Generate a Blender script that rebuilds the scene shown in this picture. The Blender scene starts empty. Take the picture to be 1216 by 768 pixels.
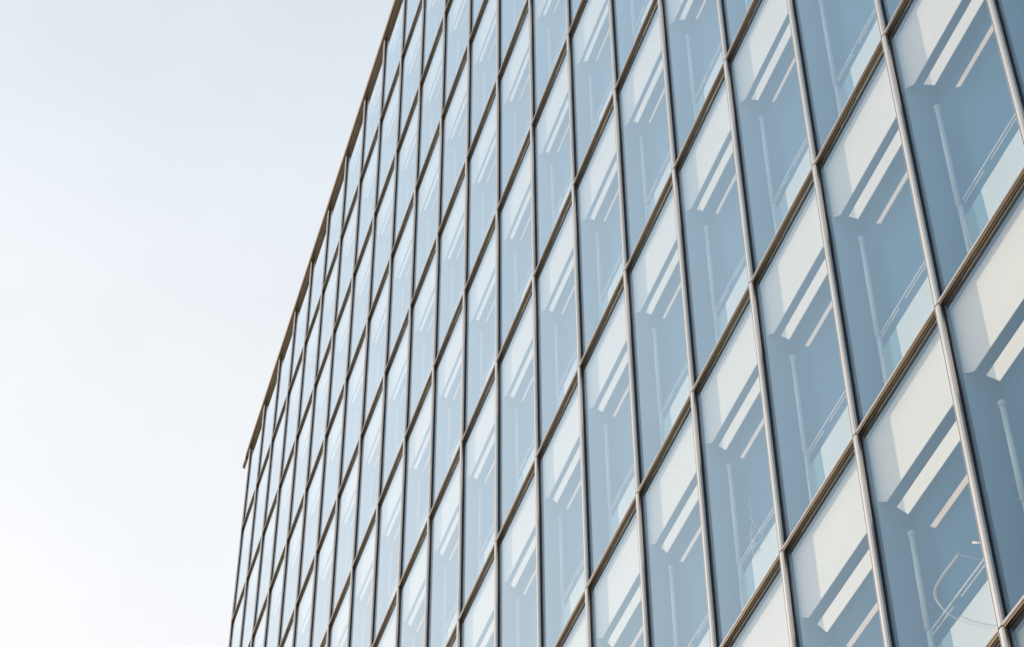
import bpy, bmesh, math, random
from mathutils import Vector, Matrix
random.seed(7)
SC = bpy.context.scene
COL = SC.collection

# ------------------------------------------------------------------ camera, sky, sun, exposure
ZG = 11.58                                    # height of the facade origin above the pavement
cam_d = bpy.data.cameras.new('camera'); cam = bpy.data.objects.new('camera', cam_d); COL.objects.link(cam)
cam_d.lens = 75.07; cam_d.sensor_width = 36.0; cam_d.sensor_fit = 'HORIZONTAL'
cam_d.clip_start = 0.05; cam_d.clip_end = 6000
Rt = Vector((0.2909, 0.9567, -0.003)); Dn = Vector((-0.6681, 0.2009, -0.7164)); Fw = Vector((-0.6848, 0.2104, 0.6977))
Fw.normalize(); Rt = (Rt - Fw * Rt.dot(Fw)).normalized(); Up = Rt.cross(Fw).normalized()
CAM = Vector((8.2138, -6.6025, -9.9782 + ZG))
m = Matrix((Rt, Up, -Fw)).transposed().to_4x4(); m.translation = CAM
cam.matrix_world = m
SC.camera = cam

SUN_DIR = Vector((-3.45, -1.0, 0.92)).normalized()       # towards the sun: low, off the far end of the facade
elev = math.asin(SUN_DIR.z); az = math.atan2(SUN_DIR.x, SUN_DIR.y)
HAZE_RAMP = [(0.0, (0.60,0.59,0.57)), (1.0, (0.28,0.34,0.41)), (0.57, (0.55,0.558,0.57)), (0.67, (0.57,0.59,0.605)), (0.80, (0.505,0.55,0.58))]
world = bpy.data.worlds.new('World'); SC.world = world; world.use_nodes = True
wn = world.node_tree.nodes; wl = world.node_tree.links; wn.clear()
sky = wn.new('ShaderNodeTexSky'); sky.sky_type = 'NISHITA'; sky.sun_disc = False
sky.sun_elevation = elev; sky.sun_rotation = az
sky.air_density = 1.0; sky.dust_density = 3.0; sky.ozone_density = 1.0; sky.altitude = 100
bg = wn.new('ShaderNodeBackground'); bg.inputs['Strength'].default_value = 0.10
wo = wn.new('ShaderNodeOutputWorld')
# thin high haze over the clear sky: whitest low down, thinning towards the zenith
wtc = wn.new('ShaderNodeTexCoord'); sep = wn.new('ShaderNodeSeparateXYZ'); ramp = wn.new('ShaderNodeValToRGB')
wl.new(wtc.outputs['Generated'], sep.inputs[0]); wl.new(sep.outputs['Z'], ramp.inputs['Fac'])
els = ramp.color_ramp.elements
for i, (p, c) in enumerate(HAZE_RAMP):
    e = els[i] if i < 2 else els.new(p)
    e.position = p; e.color = (*c, 1)
hz = wn.new('ShaderNodeVectorMath'); hz.operation = 'SCALE'; hz.inputs['Scale'].default_value = 10.0
wl.new(ramp.outputs['Color'], hz.inputs[0])
dt = wn.new('ShaderNodeVectorMath'); dt.operation = 'DOT_PRODUCT'; dt.inputs[1].default_value = Vector((SUN_DIR.x, SUN_DIR.y, 0)).normalized()
wl.new(wtc.outputs['Generated'], dt.inputs[0])
fs = wn.new('ShaderNodeMapRange'); fs.inputs['From Min'].default_value = -1; fs.inputs['To Min'].default_value = 5.2; fs.inputs['To Max'].default_value = 10.7
wl.new(dt.outputs['Value'], fs.inputs['Value'])
mp = wn.new('ShaderNodeMapping'); mp.inputs['Scale'].default_value = (3.0, 7.0, 9.0); mp.inputs['Rotation'].default_value = (0.3, 0.5, 0.2)
cn = wn.new('ShaderNodeTexNoise'); cn.inputs['Scale'].default_value = 1.0; cn.inputs['Detail'].default_value = 4; cn.inputs['Roughness'].default_value = 0.55
wl.new(wtc.outputs['Generated'], mp.inputs[0]); wl.new(mp.outputs[0], cn.inputs['Vector'])
cr = wn.new('ShaderNodeMapRange'); cr.inputs['From Min'].default_value = 0.3; cr.inputs['From Max'].default_value = 0.7; cr.inputs['To Min'].default_value = 0.965; cr.inputs['To Max'].default_value = 1.035
wl.new(cn.outputs['Fac'], cr.inputs['Value'])
cm = wn.new('ShaderNodeMath'); cm.operation = 'MULTIPLY'
wl.new(fs.outputs[0], cm.inputs[0]); wl.new(cr.outputs[0], cm.inputs[1]); wl.new(cm.outputs[0], hz.inputs['Scale'])      # haze scatters forward: dimmer away from the sun
wmix = wn.new('ShaderNodeMix'); wmix.data_type = 'RGBA'; wmix.inputs['Factor'].default_value = 0.80
wl.new(sky.outputs[0], wmix.inputs['A']); wl.new(hz.outputs[0], wmix.inputs['B'])
wl.new(wmix.outputs['Result'], bg.inputs['Color']); wl.new(bg.outputs[0], wo.inputs['Surface'])

sd = bpy.data.lights.new('sun', 'SUN'); sd.energy = 5.0; sd.angle = math.radians(0.8); sd.color = (1.0, 0.86, 0.68)
so = bpy.data.objects.new('sun', sd); COL.objects.link(so)
so.rotation_euler = SUN_DIR.to_track_quat('Z', 'Y').to_euler(); so.location = (0, -40, 60)

vs = SC.view_settings
vs.view_transform = 'Standard'; vs.look = 'None'; vs.exposure = 0.80; vs.gamma = 1.0; vs.use_curve_mapping = False
SC.cycles.transparent_max_bounces = 24
SC.cycles.max_bounces = 10

# ------------------------------------------------------------------ materials
def mat(name, rgb, rough=0.5, metal=0.0, var=0.08, scale=3.0, bump=0.0, spec=0.5):
    M = bpy.data.materials.new(name); M.use_nodes = True
    nt = M.node_tree; b = nt.nodes['Principled BSDF']
    b.inputs['Roughness'].default_value = rough; b.inputs['Metallic'].default_value = metal
    b.inputs['Specular IOR Level'].default_value = spec
    tc = nt.nodes.new('ShaderNodeTexCoord'); nz = nt.nodes.new('ShaderNodeTexNoise')
    nz.inputs['Scale'].default_value = scale; nz.inputs['Detail'].default_value = 5
    nt.links.new(tc.outputs['Object'], nz.inputs['Vector'])
    rp = nt.nodes.new('ShaderNodeMapRange'); rp.inputs['To Min'].default_value = 1 - var; rp.inputs['To Max'].default_value = 1 + var
    rp.inputs['From Min'].default_value = 0.3; rp.inputs['From Max'].default_value = 0.7
    nt.links.new(nz.outputs['Fac'], rp.inputs['Value'])
    mx = nt.nodes.new('ShaderNodeVectorMath'); mx.operation = 'SCALE'; mx.inputs[0].default_value = rgb
    nt.links.new(rp.outputs[0], mx.inputs['Scale']); nt.links.new(mx.outputs[0], b.inputs['Base Color'])
    if bump:
        bp = nt.nodes.new('ShaderNodeBump'); bp.inputs['Strength'].default_value = bump; bp.inputs['Distance'].default_value = 0.01
        nt.links.new(nz.outputs['Fac'], bp.inputs['Height']); nt.links.new(bp.outputs[0], b.inputs['Normal'])
    return M

def glass_mat(name, f0, power, refl, trans, wav=0.0, veil=None, veil_amt=0.0):
    """coated glazing: see-through, mirror share rising towards grazing incidence"""
    M = bpy.data.materials.new(name); M.use_nodes = True
    nt = M.node_tree; nt.nodes.clear(); N = nt.nodes.new; L = nt.links.new
    out = N('ShaderNodeOutputMaterial'); mix = N('ShaderNodeMixShader')
    tr = N('ShaderNodeBsdfTransparent'); tr.inputs['Color'].default_value = (*trans, 1)
    gl = N('ShaderNodeBsdfGlossy'); gl.inputs['Color'].default_value = (*refl, 1); gl.inputs['Roughness'].default_value = 0.0
    lw = N('ShaderNodeLayerWeight'); lw.inputs['Blend'].default_value = 0.5
    pw = N('ShaderNodeMath'); pw.operation = 'POWER'; pw.inputs[1].default_value = power
    L(lw.outputs['Facing'], pw.inputs[0])
    mr = N('ShaderNodeMapRange'); mr.inputs['To Min'].default_value = f0; mr.inputs['To Max'].default_value = 1.24; mr.clamp = False
    mx = N('ShaderNodeMath'); mx.operation = 'MAXIMUM'; mx.inputs[1].default_value = 0.04
    mn = N('ShaderNodeMath'); mn.operation = 'MINIMUM'; mn.inputs[1].default_value = 0.97
    L(pw.outputs[0], mr.inputs['Value']); L(mr.outputs[0], mx.inputs[0]); L(mx.outputs[0], mn.inputs[0]); L(mn.outputs[0], mix.inputs['Fac'])
    ct = N('ShaderNodeMix'); ct.data_type = 'RGBA'; ct.inputs['A'].default_value = (*refl, 1); ct.inputs['B'].default_value = (0.98, 0.99, 1.0, 1)
    L(pw.outputs[0], ct.inputs['Factor']); L(ct.outputs['Result'], gl.inputs['Color'])          # the coating's blue mirror turns white at grazing angles
    src = tr
    if veil:
        df = N('ShaderNodeBsdfDiffuse'); df.inputs['Color'].default_value = (*veil, 1)
        m2 = N('ShaderNodeMixShader'); m2.inputs['Fac'].default_value = veil_amt
        L(tr.outputs[0], m2.inputs[1]); L(df.outputs[0], m2.inputs[2]); src = m2
    L(src.outputs[0], mix.inputs[1]); L(gl.outputs[0], mix.inputs[2]); L(mix.outputs[0], out.inputs['Surface'])
    if wav:
        tc = N('ShaderNodeTexCoord'); nz = N('ShaderNodeTexNoise'); nz.inputs['Scale'].default_value = 0.55; nz.inputs['Detail'].default_value = 1.0
        L(tc.outputs['Object'], nz.inputs['Vector'])
        bp = N('ShaderNodeBump'); bp.inputs['Strength'].default_value = wav; bp.inputs['Distance'].default_value = 0.02
        L(nz.outputs['Fac'], bp.inputs['Height']); L(bp.outputs[0], gl.inputs['Normal'])
    return M

def clear_mat(name, rgb):
    M = bpy.data.materials.new(name); M.use_nodes = True
    nt = M.node_tree; nt.nodes.clear()
    out = nt.nodes.new('ShaderNodeOutputMaterial'); tr = nt.nodes.new('ShaderNodeBsdfTransparent')
    tr.inputs['Color'].default_value = (*rgb, 1); nt.links.new(tr.outputs[0], out.inputs['Surface'])
    return M

ALU = mat('champagne_aluminium', (0.80, 0.735, 0.675), 0.24, 0.9, 0.06, 1.4)
BRZ_SHADE = mat('shaded_bronze_aluminium', (0.26, 0.20, 0.145), 0.30, 0.88, 0.10, 1.7)  # shade put into the colour for rail undersides; coping and bracket share it
CAP = mat('coping_bronze', (0.60, 0.44, 0.30), 0.34, 0.8, 0.07, 1.0)
BLK = mat('black_gasket', (0.012, 0.013, 0.016), 0.55, 0.0, 0.1, 8)
NAVY = mat('dark_blue_seal', (0.035, 0.05, 0.085), 0.45, 0.2, 0.1, 5)
GLASS = glass_mat('coated_glass', -0.09, 2.5, (0.46, 0.77, 1.0), (0.965, 0.965, 0.965), wav=0.05)
GINN = clear_mat('glass_inner_face', (0.985, 0.98, 0.975))
TEAL = mat('teal_board', (0.15, 0.33, 0.43), 0.5, 0, 0.05, 1.5)
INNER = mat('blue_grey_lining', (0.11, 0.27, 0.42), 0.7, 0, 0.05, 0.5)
LINE = mat('inner_frame_paint', (0.30, 0.40, 0.55), 0.5, 0, 0.05, 2)
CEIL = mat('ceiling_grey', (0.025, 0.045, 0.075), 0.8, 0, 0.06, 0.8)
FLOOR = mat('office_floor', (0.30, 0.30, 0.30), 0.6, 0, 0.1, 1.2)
PANEL = mat('white_panel', (0.92, 0.885, 0.815), 0.55, 0, 0.03, 0.9)
TAN = mat('tan_slat', (0.74, 0.62, 0.52), 0.5, 0, 0.04, 2)
WHITE = mat('white_guard_board', (0.66, 0.76, 0.79), 0.6, 0, 0.04, 1.5)
POLE = mat('pale_blue_pole', (0.64, 0.75, 0.79), 0.45, 0, 0.05, 2)
RAIL = mat('white_handrail', (0.70, 0.74, 0.77), 0.8, 0, 0.03, 2, spec=0.1)
TUBE = mat('tan_tube', (0.66, 0.57, 0.52), 0.7, 0.0, 0.05, 3, spec=0.2)
TWIG = mat('pale_twig', (0.62, 0.55, 0.55), 0.7, 0, 0.2, 30)
CONC = mat('rear_concrete', (0.33, 0.32, 0.30), 0.85, 0, 0.12, 0.7, 0.3)
ROOF = mat('roof_membrane', (0.30, 0.30, 0.31), 0.9, 0, 0.1, 0.6)

# ------------------------------------------------------------------ mesh helpers
class MB:
    """collects shapes for ONE mesh object"""
    def __init__(s): s.bm = bmesh.new(); s.mats = []
    def mi(s, M):
        if M not in s.mats: s.mats.append(M)
        return s.mats.index(M)
    def face(s, pts, M):
        vs_ = [s.bm.verts.new(p) for p in pts]
        f = s.bm.faces.new(vs_); f.material_index = s.mi(M); return f
    def box(s, a, b, M, skip=()):
        x0, y0, z0 = a; x1, y1, z1 = b
        F = {'-z': [(x0,y0,z0),(x0,y1,z0),(x1,y1,z0),(x1,y0,z0)], '+z': [(x0,y0,z1),(x1,y0,z1),(x1,y1,z1),(x0,y1,z1)],
             '-y': [(x0,y0,z0),(x1,y0,z0),(x1,y0,z1),(x0,y0,z1)], '+y': [(x0,y1,z0),(x0,y1,z1),(x1,y1,z1),(x1,y1,z0)],
             '-x': [(x0,y0,z0),(x0,y0,z1),(x0,y1,z1),(x0,y1,z0)], '+x': [(x1,y0,z0),(x1,y1,z0),(x1,y1,z1),(x1,y0,z1)]}
        for k, p in F.items():
            if k in skip: continue
            s.face(p, M[k] if isinstance(M, dict) and k in M else (M['*'] if isinstance(M, dict) else M))
    def prism(s, prof, axis, t0, t1, M):
        """closed profile swept along an axis; M: one material or one per edge"""
        def P(a, b, t): return (a, b, t) if axis == 'z' else (t, a, b)
        n = len(prof)
        for i in range(n):
            (a0, b0), (a1, b1) = prof[i], prof[(i + 1) % n]
            s.face([P(a0,b0,t0), P(a1,b1,t0), P(a1,b1,t1), P(a0,b0,t1)], M[i] if isinstance(M, list) else M)
        Mc = M[0] if isinstance(M, list) else M
        s.face([P(a,b,t0) for a, b in reversed(prof)], Mc); s.face([P(a,b,t1) for a, b in prof], Mc)
    def prism_y(s, pts, y0, y1, M):
        n = len(pts)
        for i in range(n):
            (a0, b0), (a1, b1) = pts[i], pts[(i + 1) % n]
            s.face([(a0,y0,b0), (a1,y0,b1), (a1,y1,b1), (a0,y1,b0)], M)
        s.face([(a,y0,b) for a, b in pts], M); s.face([(a,y1,b) for a, b in reversed(pts)], M)
    def tube(s, pts, r, M, n=10):
        rings = []
        for i, p in enumerate(pts):
            p = Vector(p); q = Vector(pts[min(i + 1, len(pts) - 1)]); o = Vector(pts[max(i - 1, 0)])
            d = (q - o).normalized(); u = d.orthogonal().normalized()
            if i and rings:
                u = (pu - d * pu.dot(d)).normalized()
            pu = u; v = d.cross(u)
            rr = r[i] if isinstance(r, (list, tuple)) else r
            rings.append([s.bm.verts.new(p + (u * math.cos(2*math.pi*k/n) + v * math.sin(2*math.pi*k/n)) * rr) for k in range(n)])
        k_ = s.mi(M)
        for a, b in zip(rings, rings[1:]):
            for k in range(n):
                f = s.bm.faces.new((a[k], a[(k+1) % n], b[(k+1) % n], b[k])); f.material_index = k_; f.smooth = True
        for rg in (rings[0][::-1], rings[-1]):
            f = s.bm.faces.new(rg); f.material_index = k_
    def build(s, name, parent=None, recalc=True):
        if recalc: bmesh.ops.recalc_face_normals(s.bm, faces=s.bm.faces)
        me = bpy.data.meshes.new(name); s.bm.to_mesh(me); s.bm.free()
        for M in s.mats: me.materials.append(M)
        o = bpy.data.objects.new(name, me); COL.objects.link(o)
        if parent: o.parent = parent
        return o

# ------------------------------------------------------------------ setting
g = MB(); g.face([(-3000,-3000,0),(3000,-3000,0),(3000,3000,0),(-3000,3000,0)], mat('pale_stone_paving', (0.30, 0.28, 0.25), 0.85, 0, 0.12, 0.25, 0.2))
ground = g.build('ground'); ground['kind'] = 'structure'

# ------------------------------------------------------------------ the building
XM = [-1.994,-3.570,-5.171,-6.821,-8.525,-10.284,-12.092,-13.944,-15.835,-17.750,-19.678,-21.616,-23.563,-25.516,-27.467,-29.421,-31.382,-33.357,-35.344,-37.338,-39.331]
xs = [(-1.994 + 1.575 * k) for k in range(9, 0, -1)] + XM           # from the near end to the far corner
ZR = [-1.457,1.577,4.901,8.353,11.737,15.040,18.342,21.621,24.872,28.079,31.138]
zs = [-ZG + 0.12, -ZG + 3.9, -4.62] + ZR
zs = [z + ZG for z in zs]
NX, NZ = len(xs), len(zs)
XN, XF = xs[0], xs[-1]; ZB, ZT = zs[0], zs[-1]
DEPTH = 9.0

bld = bpy.data.objects.new('office_building', None); COL.objects.link(bld); bld.location = (0, 0, 0)
bld['label'] = 'glass curtain wall office block with champagne metal mullions and transoms, seen steeply from below'
bld['category'] = 'building'

def project(P):
    d = Vector(P) - CAM; z = d.dot(Fw)
    if z < 0.1: return None
    return (0.5 + d.dot(Rt) / z * 75.07 / 36, 0.5 - d.dot(Up) / z * 75.07 / 36 * 1216 / 768)
def area(c, r):
    n, A = 0, 0
    q = [project((x, 0, z)) for x, z in ((xs[c], zs[r]), (xs[c+1], zs[r]), (xs[c+1], zs[r+1]), (xs[c], zs[r+1]))]
    if None in q: return 0
    A = abs(sum(q[i][0]*q[(i+1)%4][1] - q[(i+1)%4][0]*q[i][1] for i in range(4))) / 2
    for i in range(7):
        for j in range(7):
            p = project((xs[c] + (xs[c+1]-xs[c])*(i+.5)/7, 0, zs[r] + (zs[r+1]-zs[r])*(j+.5)/7))
            if 0 <= p[0] <= 1 and 0 <= p[1] <= 1: n += 1
    return A * n / 49
bays = [(c, r) for c in range(NX - 1) for r in range(NZ - 1)]
rank = sorted(bays, key=lambda b: -area(*b))
NEAR = set(rank[:100])

def emit(name, fn, group_stuff=True):
    """one part per bay for the hundred bays that show largest, the other bays as one part"""
    rest = MB()
    for c, r in bays:
        if (c, r) in NEAR:
            k = MB(); fn(k, c, r); k.build(name, bld)
        else:
            fn(rest, c, r)
    if rest.mats:
        o = rest.build(name, bld); o['kind'] = 'stuff'
    else: rest.bm.free()

# mullions: a bevelled cap on a black core, jointed at every transom; an opaque fin added behind each to keep sun off the inner wall
MP = [(-0.038,-0.018),(-0.038,-0.047),(-0.034,-0.052),(-0.029,-0.052),(-0.029,-0.040),(-0.022,-0.040),(-0.022,-0.052),(0.009,-0.052),(0.015,-0.050),(0.022,-0.042),(0.025,-0.037),(0.025,-0.018)]
MPM = [ALU, ALU, ALU, BLK, BLK, BLK, ALU, ALU, ALU, ALU, ALU, BLK]
for c in range(NX):
    x = xs[c]; k = MB()
    for r in range(NZ - 1):
        z0 = zs[r] + (0.007 if r else 0); z1 = zs[r+1] - 0.007
        k.prism([(x + a, b) for a, b in MP], 'z', z0, z1, MPM)
    k.box((x-0.0205, -0.0385, ZB), (x+0.0215, 0.002, ZT), BLK)
    k.box((x-0.021, 0.0025, ZB), (x+0.022, 0.030, ZT), LINE)
    k.box((x+0.0220, -0.0125, ZB), (x+0.026, -0.0075, ZT), NAVY)
    k.box((x-0.034, -0.0125, ZB), (x-0.0210, -0.0075, ZT), NAVY)
    mo = k.build('mullion', bld)
    if 0 < c < NX - 1:
        f = MB()
        for r in range(NZ - 1):
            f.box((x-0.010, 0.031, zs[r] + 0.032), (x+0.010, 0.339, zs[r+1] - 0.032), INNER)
        f.build('sun_block_fin', mo)

# transoms: grooved metal rails butting between the mullions, shade coloured into their undersides
TP = [(-0.004,0.029),(-0.037,0.029),(-0.044,0.025),(-0.046,0.020),(-0.046,0.009),(-0.038,0.009),(-0.038,0.004),(-0.046,0.004),(-0.046,-0.002),(-0.039,-0.005),(-0.039,-0.010),(-0.044,-0.014),(-0.041,-0.021),(-0.029,-0.022),(-0.029,-0.017),(-0.023,-0.017),(-0.023,-0.022),(-0.004,-0.022)]
TPM = [ALU, ALU, ALU, ALU, BLK, BLK, BLK, ALU, BRZ_SHADE, BLK, BLK, BRZ_SHADE, BRZ_SHADE, BLK, BLK, BLK, BRZ_SHADE, BLK]
for r in range(NZ - 1):
    k = MB()
    for c in range(NX - 1):
        k.prism([(a, zs[r] + b) for a, b in TP], 'x', xs[c+1] + 0.0265, xs[c] - 0.0395, TPM)
        k.box((xs[c+1] + 0.0290, -0.0035, zs[r] - 0.019), (xs[c] - 0.0350, -0.0012, zs[r] + 0.022), BLK)
    k.prism([(a, zs[r] + b) for a, b in TP], 'x', XF - 0.11, XF - 0.0395, TPM)
    k.build('transom', bld)

# coping along the roof edge with its end bracket
CP = [(0.30,0.12),(-0.08,0.12),(-0.098,0.105),(-0.098,0.02),(-0.085,0.014),(-0.085,0.0),(-0.092,-0.006),(-0.092,-0.028),(-0.066,-0.032),(-0.066,-0.016),(-0.056,-0.016),(-0.056,-0.036),(-0.002,-0.036),(0.02,-0.028),(0.30,-0.028)]
CPM = [CAP, CAP, CAP, CAP, BLK, BLK, CAP, BRZ_SHADE, BLK, BLK, BLK, BRZ_SHADE, BLK, BLK, CAP]
k = MB(); k.prism([(a, ZT + b) for a, b in CP], 'x', XF - 0.42, XN + 0.2, CPM); cop = k.build('coping', bld)
k = MB(); k.prism([(-0.01, ZT - 0.001), (-0.09, ZT - 0.001), (-0.09, ZT - 0.09), (-0.01, ZT - 0.12)], 'x', XF - 0.86, XF - 0.425, BRZ_SHADE); k.build('end_bracket', cop)

# glazing
def pane(k, c, r):
    a, b = xs[c+1] + 0.023, xs[c] - 0.022
    z0, z1 = zs[r] + 0.012, zs[r+1] - 0.012
    k.box((a, 0.0, z0), (b, 0.024, z1), {'-y': GLASS, '*': GINN})
def gasket(k, c, r):
    a, b = xs[c+1] + 0.0225, xs[c] - 0.0220
    z0, z1 = zs[r] + 0.0225, zs[r+1] - 0.0195
    w = 0.009
    for p, q in (((a, z0), (a+w, z1)), ((b-w, z0), (b, z1)), ((a+w, z0), (b-w, z0+w)), ((a+w, z1-w), (b-w, z1))):
        k.box((p[0], -0.006, p[1]), (q[0], -0.001, q[1]), BLK)
rest, restg = MB(), MB()
for c, r in bays:
    if (c, r) in NEAR:
        k = MB(); pane(k, c, r); w = k.build('window', bld, recalc=False)
        k = MB(); gasket(k, c, r); k.build('gasket', w)
    else:
        pane(rest, c, r); gasket(restg, c, r)
w = rest.build('window', bld, recalc=False); w['kind'] = 'stuff'
w2 = restg.build('gasket', w); w2['kind'] = 'stuff'

# floors, walls, roof
for r in range(NZ - 1):
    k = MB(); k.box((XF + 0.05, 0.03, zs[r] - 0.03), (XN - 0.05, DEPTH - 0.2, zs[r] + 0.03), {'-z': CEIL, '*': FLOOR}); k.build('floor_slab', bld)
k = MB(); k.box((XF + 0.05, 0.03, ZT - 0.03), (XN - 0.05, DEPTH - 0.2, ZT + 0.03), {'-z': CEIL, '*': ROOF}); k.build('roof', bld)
k = MB(); k.box((XF - 0.03, DEPTH - 0.195, 0), (XN + 0.03, DEPTH, ZT + 0.1), CONC); k.build('rear_wall', bld)
for x0, x1 in ((XF - 0.03, XF + 0.045), (XN - 0.045, XN + 0.03)):
    k = MB(); k.box((x0, 0.03, 0), (x1, DEPTH - 0.2, ZT + 0.1), CONC); k.build('end_wall', bld)
k = MB(); k.box((XF - 0.03, -0.06, 0.0), (XN + 0.03, 0.5, ZB - 0.002), CONC); k.build('plinth', bld)

# white boards behind the glass of every bay: a tall one under the ceiling, a slat, a thin tan slat
for r in range(NZ - 1):
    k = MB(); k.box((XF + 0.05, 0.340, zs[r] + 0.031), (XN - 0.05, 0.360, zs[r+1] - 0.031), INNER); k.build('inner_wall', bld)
def bay(c, r):
    W = xs[c] - xs[c+1]
    return xs[c+1], xs[c], W / 1.75, zs[r], zs[r+1] - 0.032
def plate(k, pts, y, t, M): k.prism_y(pts, y, y + t, M)
def panel1(k, c, r):
    a, b, w, z0, z1 = bay(c, r)
    plate(k, [(a + 0.012, z1), (a + 0.012, z1 - 0.66), (a + 0.16*w, z1 - 0.76), (b - 0.10, z1 - 0.77), (b - 0.10, z1)], 0.066, 0.006, PANEL)
def slat2(k, c, r):
    a, b, w, z0, z1 = bay(c, r)
    plate(k, [(a + 0.32*w, z1 - 0.93), (a + 0.49*w, z1 - 1.12), (b - 0.10, z1 - 1.13), (b - 0.10, z1 - 0.94)], 0.064, 0.006, PANEL)
def slat3(k, c, r):
    a, b, w, z0, z1 = bay(c, r)
    plate(k, [(a + 0.76*w, z1 - 1.42), (a + 0.84*w, z1 - 1.49), (b - 0.14, z1 - 1.495), (b - 0.14, z1 - 1.42)], 0.090, 0.006, TAN)
emit('white_panel', panel1); emit('white_slat', slat2); emit('tan_slat', slat3)

# guard rail, boards and poles behind the glass of every bay
def board(k, c, r):
    a, b, w, z0, z1 = bay(c, r)
    plate(k, [(a + 0.79*w, z0 + 0.031), (b - 0.16, z0 + 0.031), (b - 0.16, z0 + 0.63), (a + 0.77*w, z0 + 0.63)], 0.100, 0.016, WHITE)
def teal(k, c, r):
    a, b, w, z0, z1 = bay(c, r)
    plate(k, [(a + 0.47*w, z0 + 0.031), (a + 0.788*w, z0 + 0.031), (a + 0.768*w, z0 + 0.63), (a + 0.45*w, z0 + 0.63)], 0.104, 0.010, TEAL)
    k.tube([(a + 0.46*w, 0.104, z0 + 0.031), (a + 0.44*w, 0.104, z0 + 0.63)], 0.006, RAIL, 6)
def hand(k, c, r):
    a, b, w, z0, z1 = bay(c, r); y = 0.12; z = z0 + 0.84
    for p, q, zz, h in ((a + 0.44*w, b - 0.20, z, 0.007), (a + 0.45*w, a + 0.84*w, z - 0.05, 0.005), (a + 0.98*w, b - 0.20, z - 0.05, 0.005)):
        k.box((p, y, zz - h), (q, y + 0.012, zz + h), RAIL)
def pole(k, c, r):
    a, b, w, z0, z1 = bay(c, r); x = a + 0.235*w; y = 0.20
    k.tube([(x, y, z0 + 0.98), (x, y, z1 - 1.10)], 0.024, POLE, 14)
    k.tube([(x, y, z1 - 1.13), (x, y, z1 - 1.09)], 0.031, POLE, 14)
    k.tube([(x + 0.02, y, z0 + 0.031), (x + 0.02, y, z0 + 0.95)], 0.026, POLE, 14)
emit('guard_board', board); emit('teal_board', teal); emit('handrail', hand); emit('pole', pole)

# two loose things standing behind the lower right panes, just inside the glass
def at(px, py, y):
    d = Fw * 75.07 + Rt * ((px / 1216 - 0.5) * 36) - Up * ((py / 1216 - 384 / 1216) * 36)
    return CAM + d * ((y - CAM.y) / d.y)
def flat(pts, y, ox, oy, sc): return [at(ox + a / sc, oy + b / sc, y) for a, b in pts]
def smooth(pts, n=4):
    out = []
    for i in range(len(pts) - 1):
        p0, p1, p2, p3 = pts[max(i-1, 0)], pts[i], pts[i+1], pts[min(i+2, len(pts)-1)]
        for k in range(n):
            t = k / n
            out.append(0.5 * ((2*p1) + (p2-p0)*t + (2*p0-5*p1+4*p2-p3)*t*t + (3*p1-p0-3*p2+p3)*t*t*t))
    return out + [pts[-1]]
J = smooth(flat([(375,112),(330,175),(280,240),(235,305),(205,360),(195,405),(205,450),(235,500),(275,545),(320,580),(370,605),(430,630),(500,650),(590,668),(650,668)], 0.085, 1080, 640, 6.375))
zf = zs[3] + 0.031
e = J[-1]; J += [Vector((e.x + 0.03, 0.085, e.z - 0.02)), Vector((e.x + 0.05, 0.085, e.z - 0.05)), Vector((e.x + 0.05, 0.085, zf))]
k = MB(); k.tube(J, [0.0125 - 0.0102 * min(1, max(0, (i - 20) / 16)) for i in range(len(J))], TUBE, 12)
k.tube(flat([(380,116),(470,138),(560,160)], 0.087, 1080, 640, 6.375), 0.001, TUBE, 8)
q = flat([(482,22),(560,22)], 0.085, 1080, 640, 6.375)
k.tube([q[0], q[1], Vector((e.x + 0.05, 0.085, q[1].z))], 0.009, TUBE, 10)
k.tube([(e.x + 0.05, 0.085, zf), (e.x + 0.05, 0.085, q[1].z + 0.04)], 0.010, TUBE, 10)
o = k.build('bent_tube'); o['label'] = 'curved tan metal tube bent like a hook behind the lowest right pane'; o['category'] = 'tube frame'

k = MB()
def twig(pts, r0, r1):
    p = flat(pts, 0.075, 860, 570, 8.533)
    k.tube(p, [r0 + (r1 - r0) * i / (len(p) - 1) for i in range(len(p))], TWIG, 6)
twig([(300,760),(285,690),(272,620),(268,560),(272,500),(280,450),(290,410),(268,380),(272,320),(264,250),(250,180)], 0.006, 0.0025)
twig([(290,410),(305,440),(310,470)], 0.003, 0.002); twig([(268,560),(300,520),(290,490)], 0.003, 0.002)
twig([(272,620),(310,580),(345,530),(380,490),(400,440),(415,475)], 0.003, 0.002); twig([(380,490),(360,480)], 0.003, 0.002)
twig([(264,250),(240,250)], 0.002, 0.002); twig([(285,690),(330,650),(385,590),(395,540)], 0.003, 0.002)
for a, b in ((250,180),(243,248),(205,330),(225,410),(300,500),(415,475),(390,545),(385,590),(320,650),(275,290),(262,375),(310,465),(360,482),(330,470)):
    c0 = flat([(a, b)], 0.075, 860, 570, 8.533)[0]
    for q in range(4):
        d = Vector((random.uniform(-1,1), random.uniform(-.4,.4), random.uniform(-1,1))) * 0.008
        bmesh.ops.create_icosphere(k.bm, subdivisions=1, radius=random.uniform(0.003, 0.006), matrix=Matrix.Translation(c0 + d))
o = k.build('twig'); o['label'] = 'dry pale twig with tiny buds standing behind a right window pane'; o['category'] = 'twig'
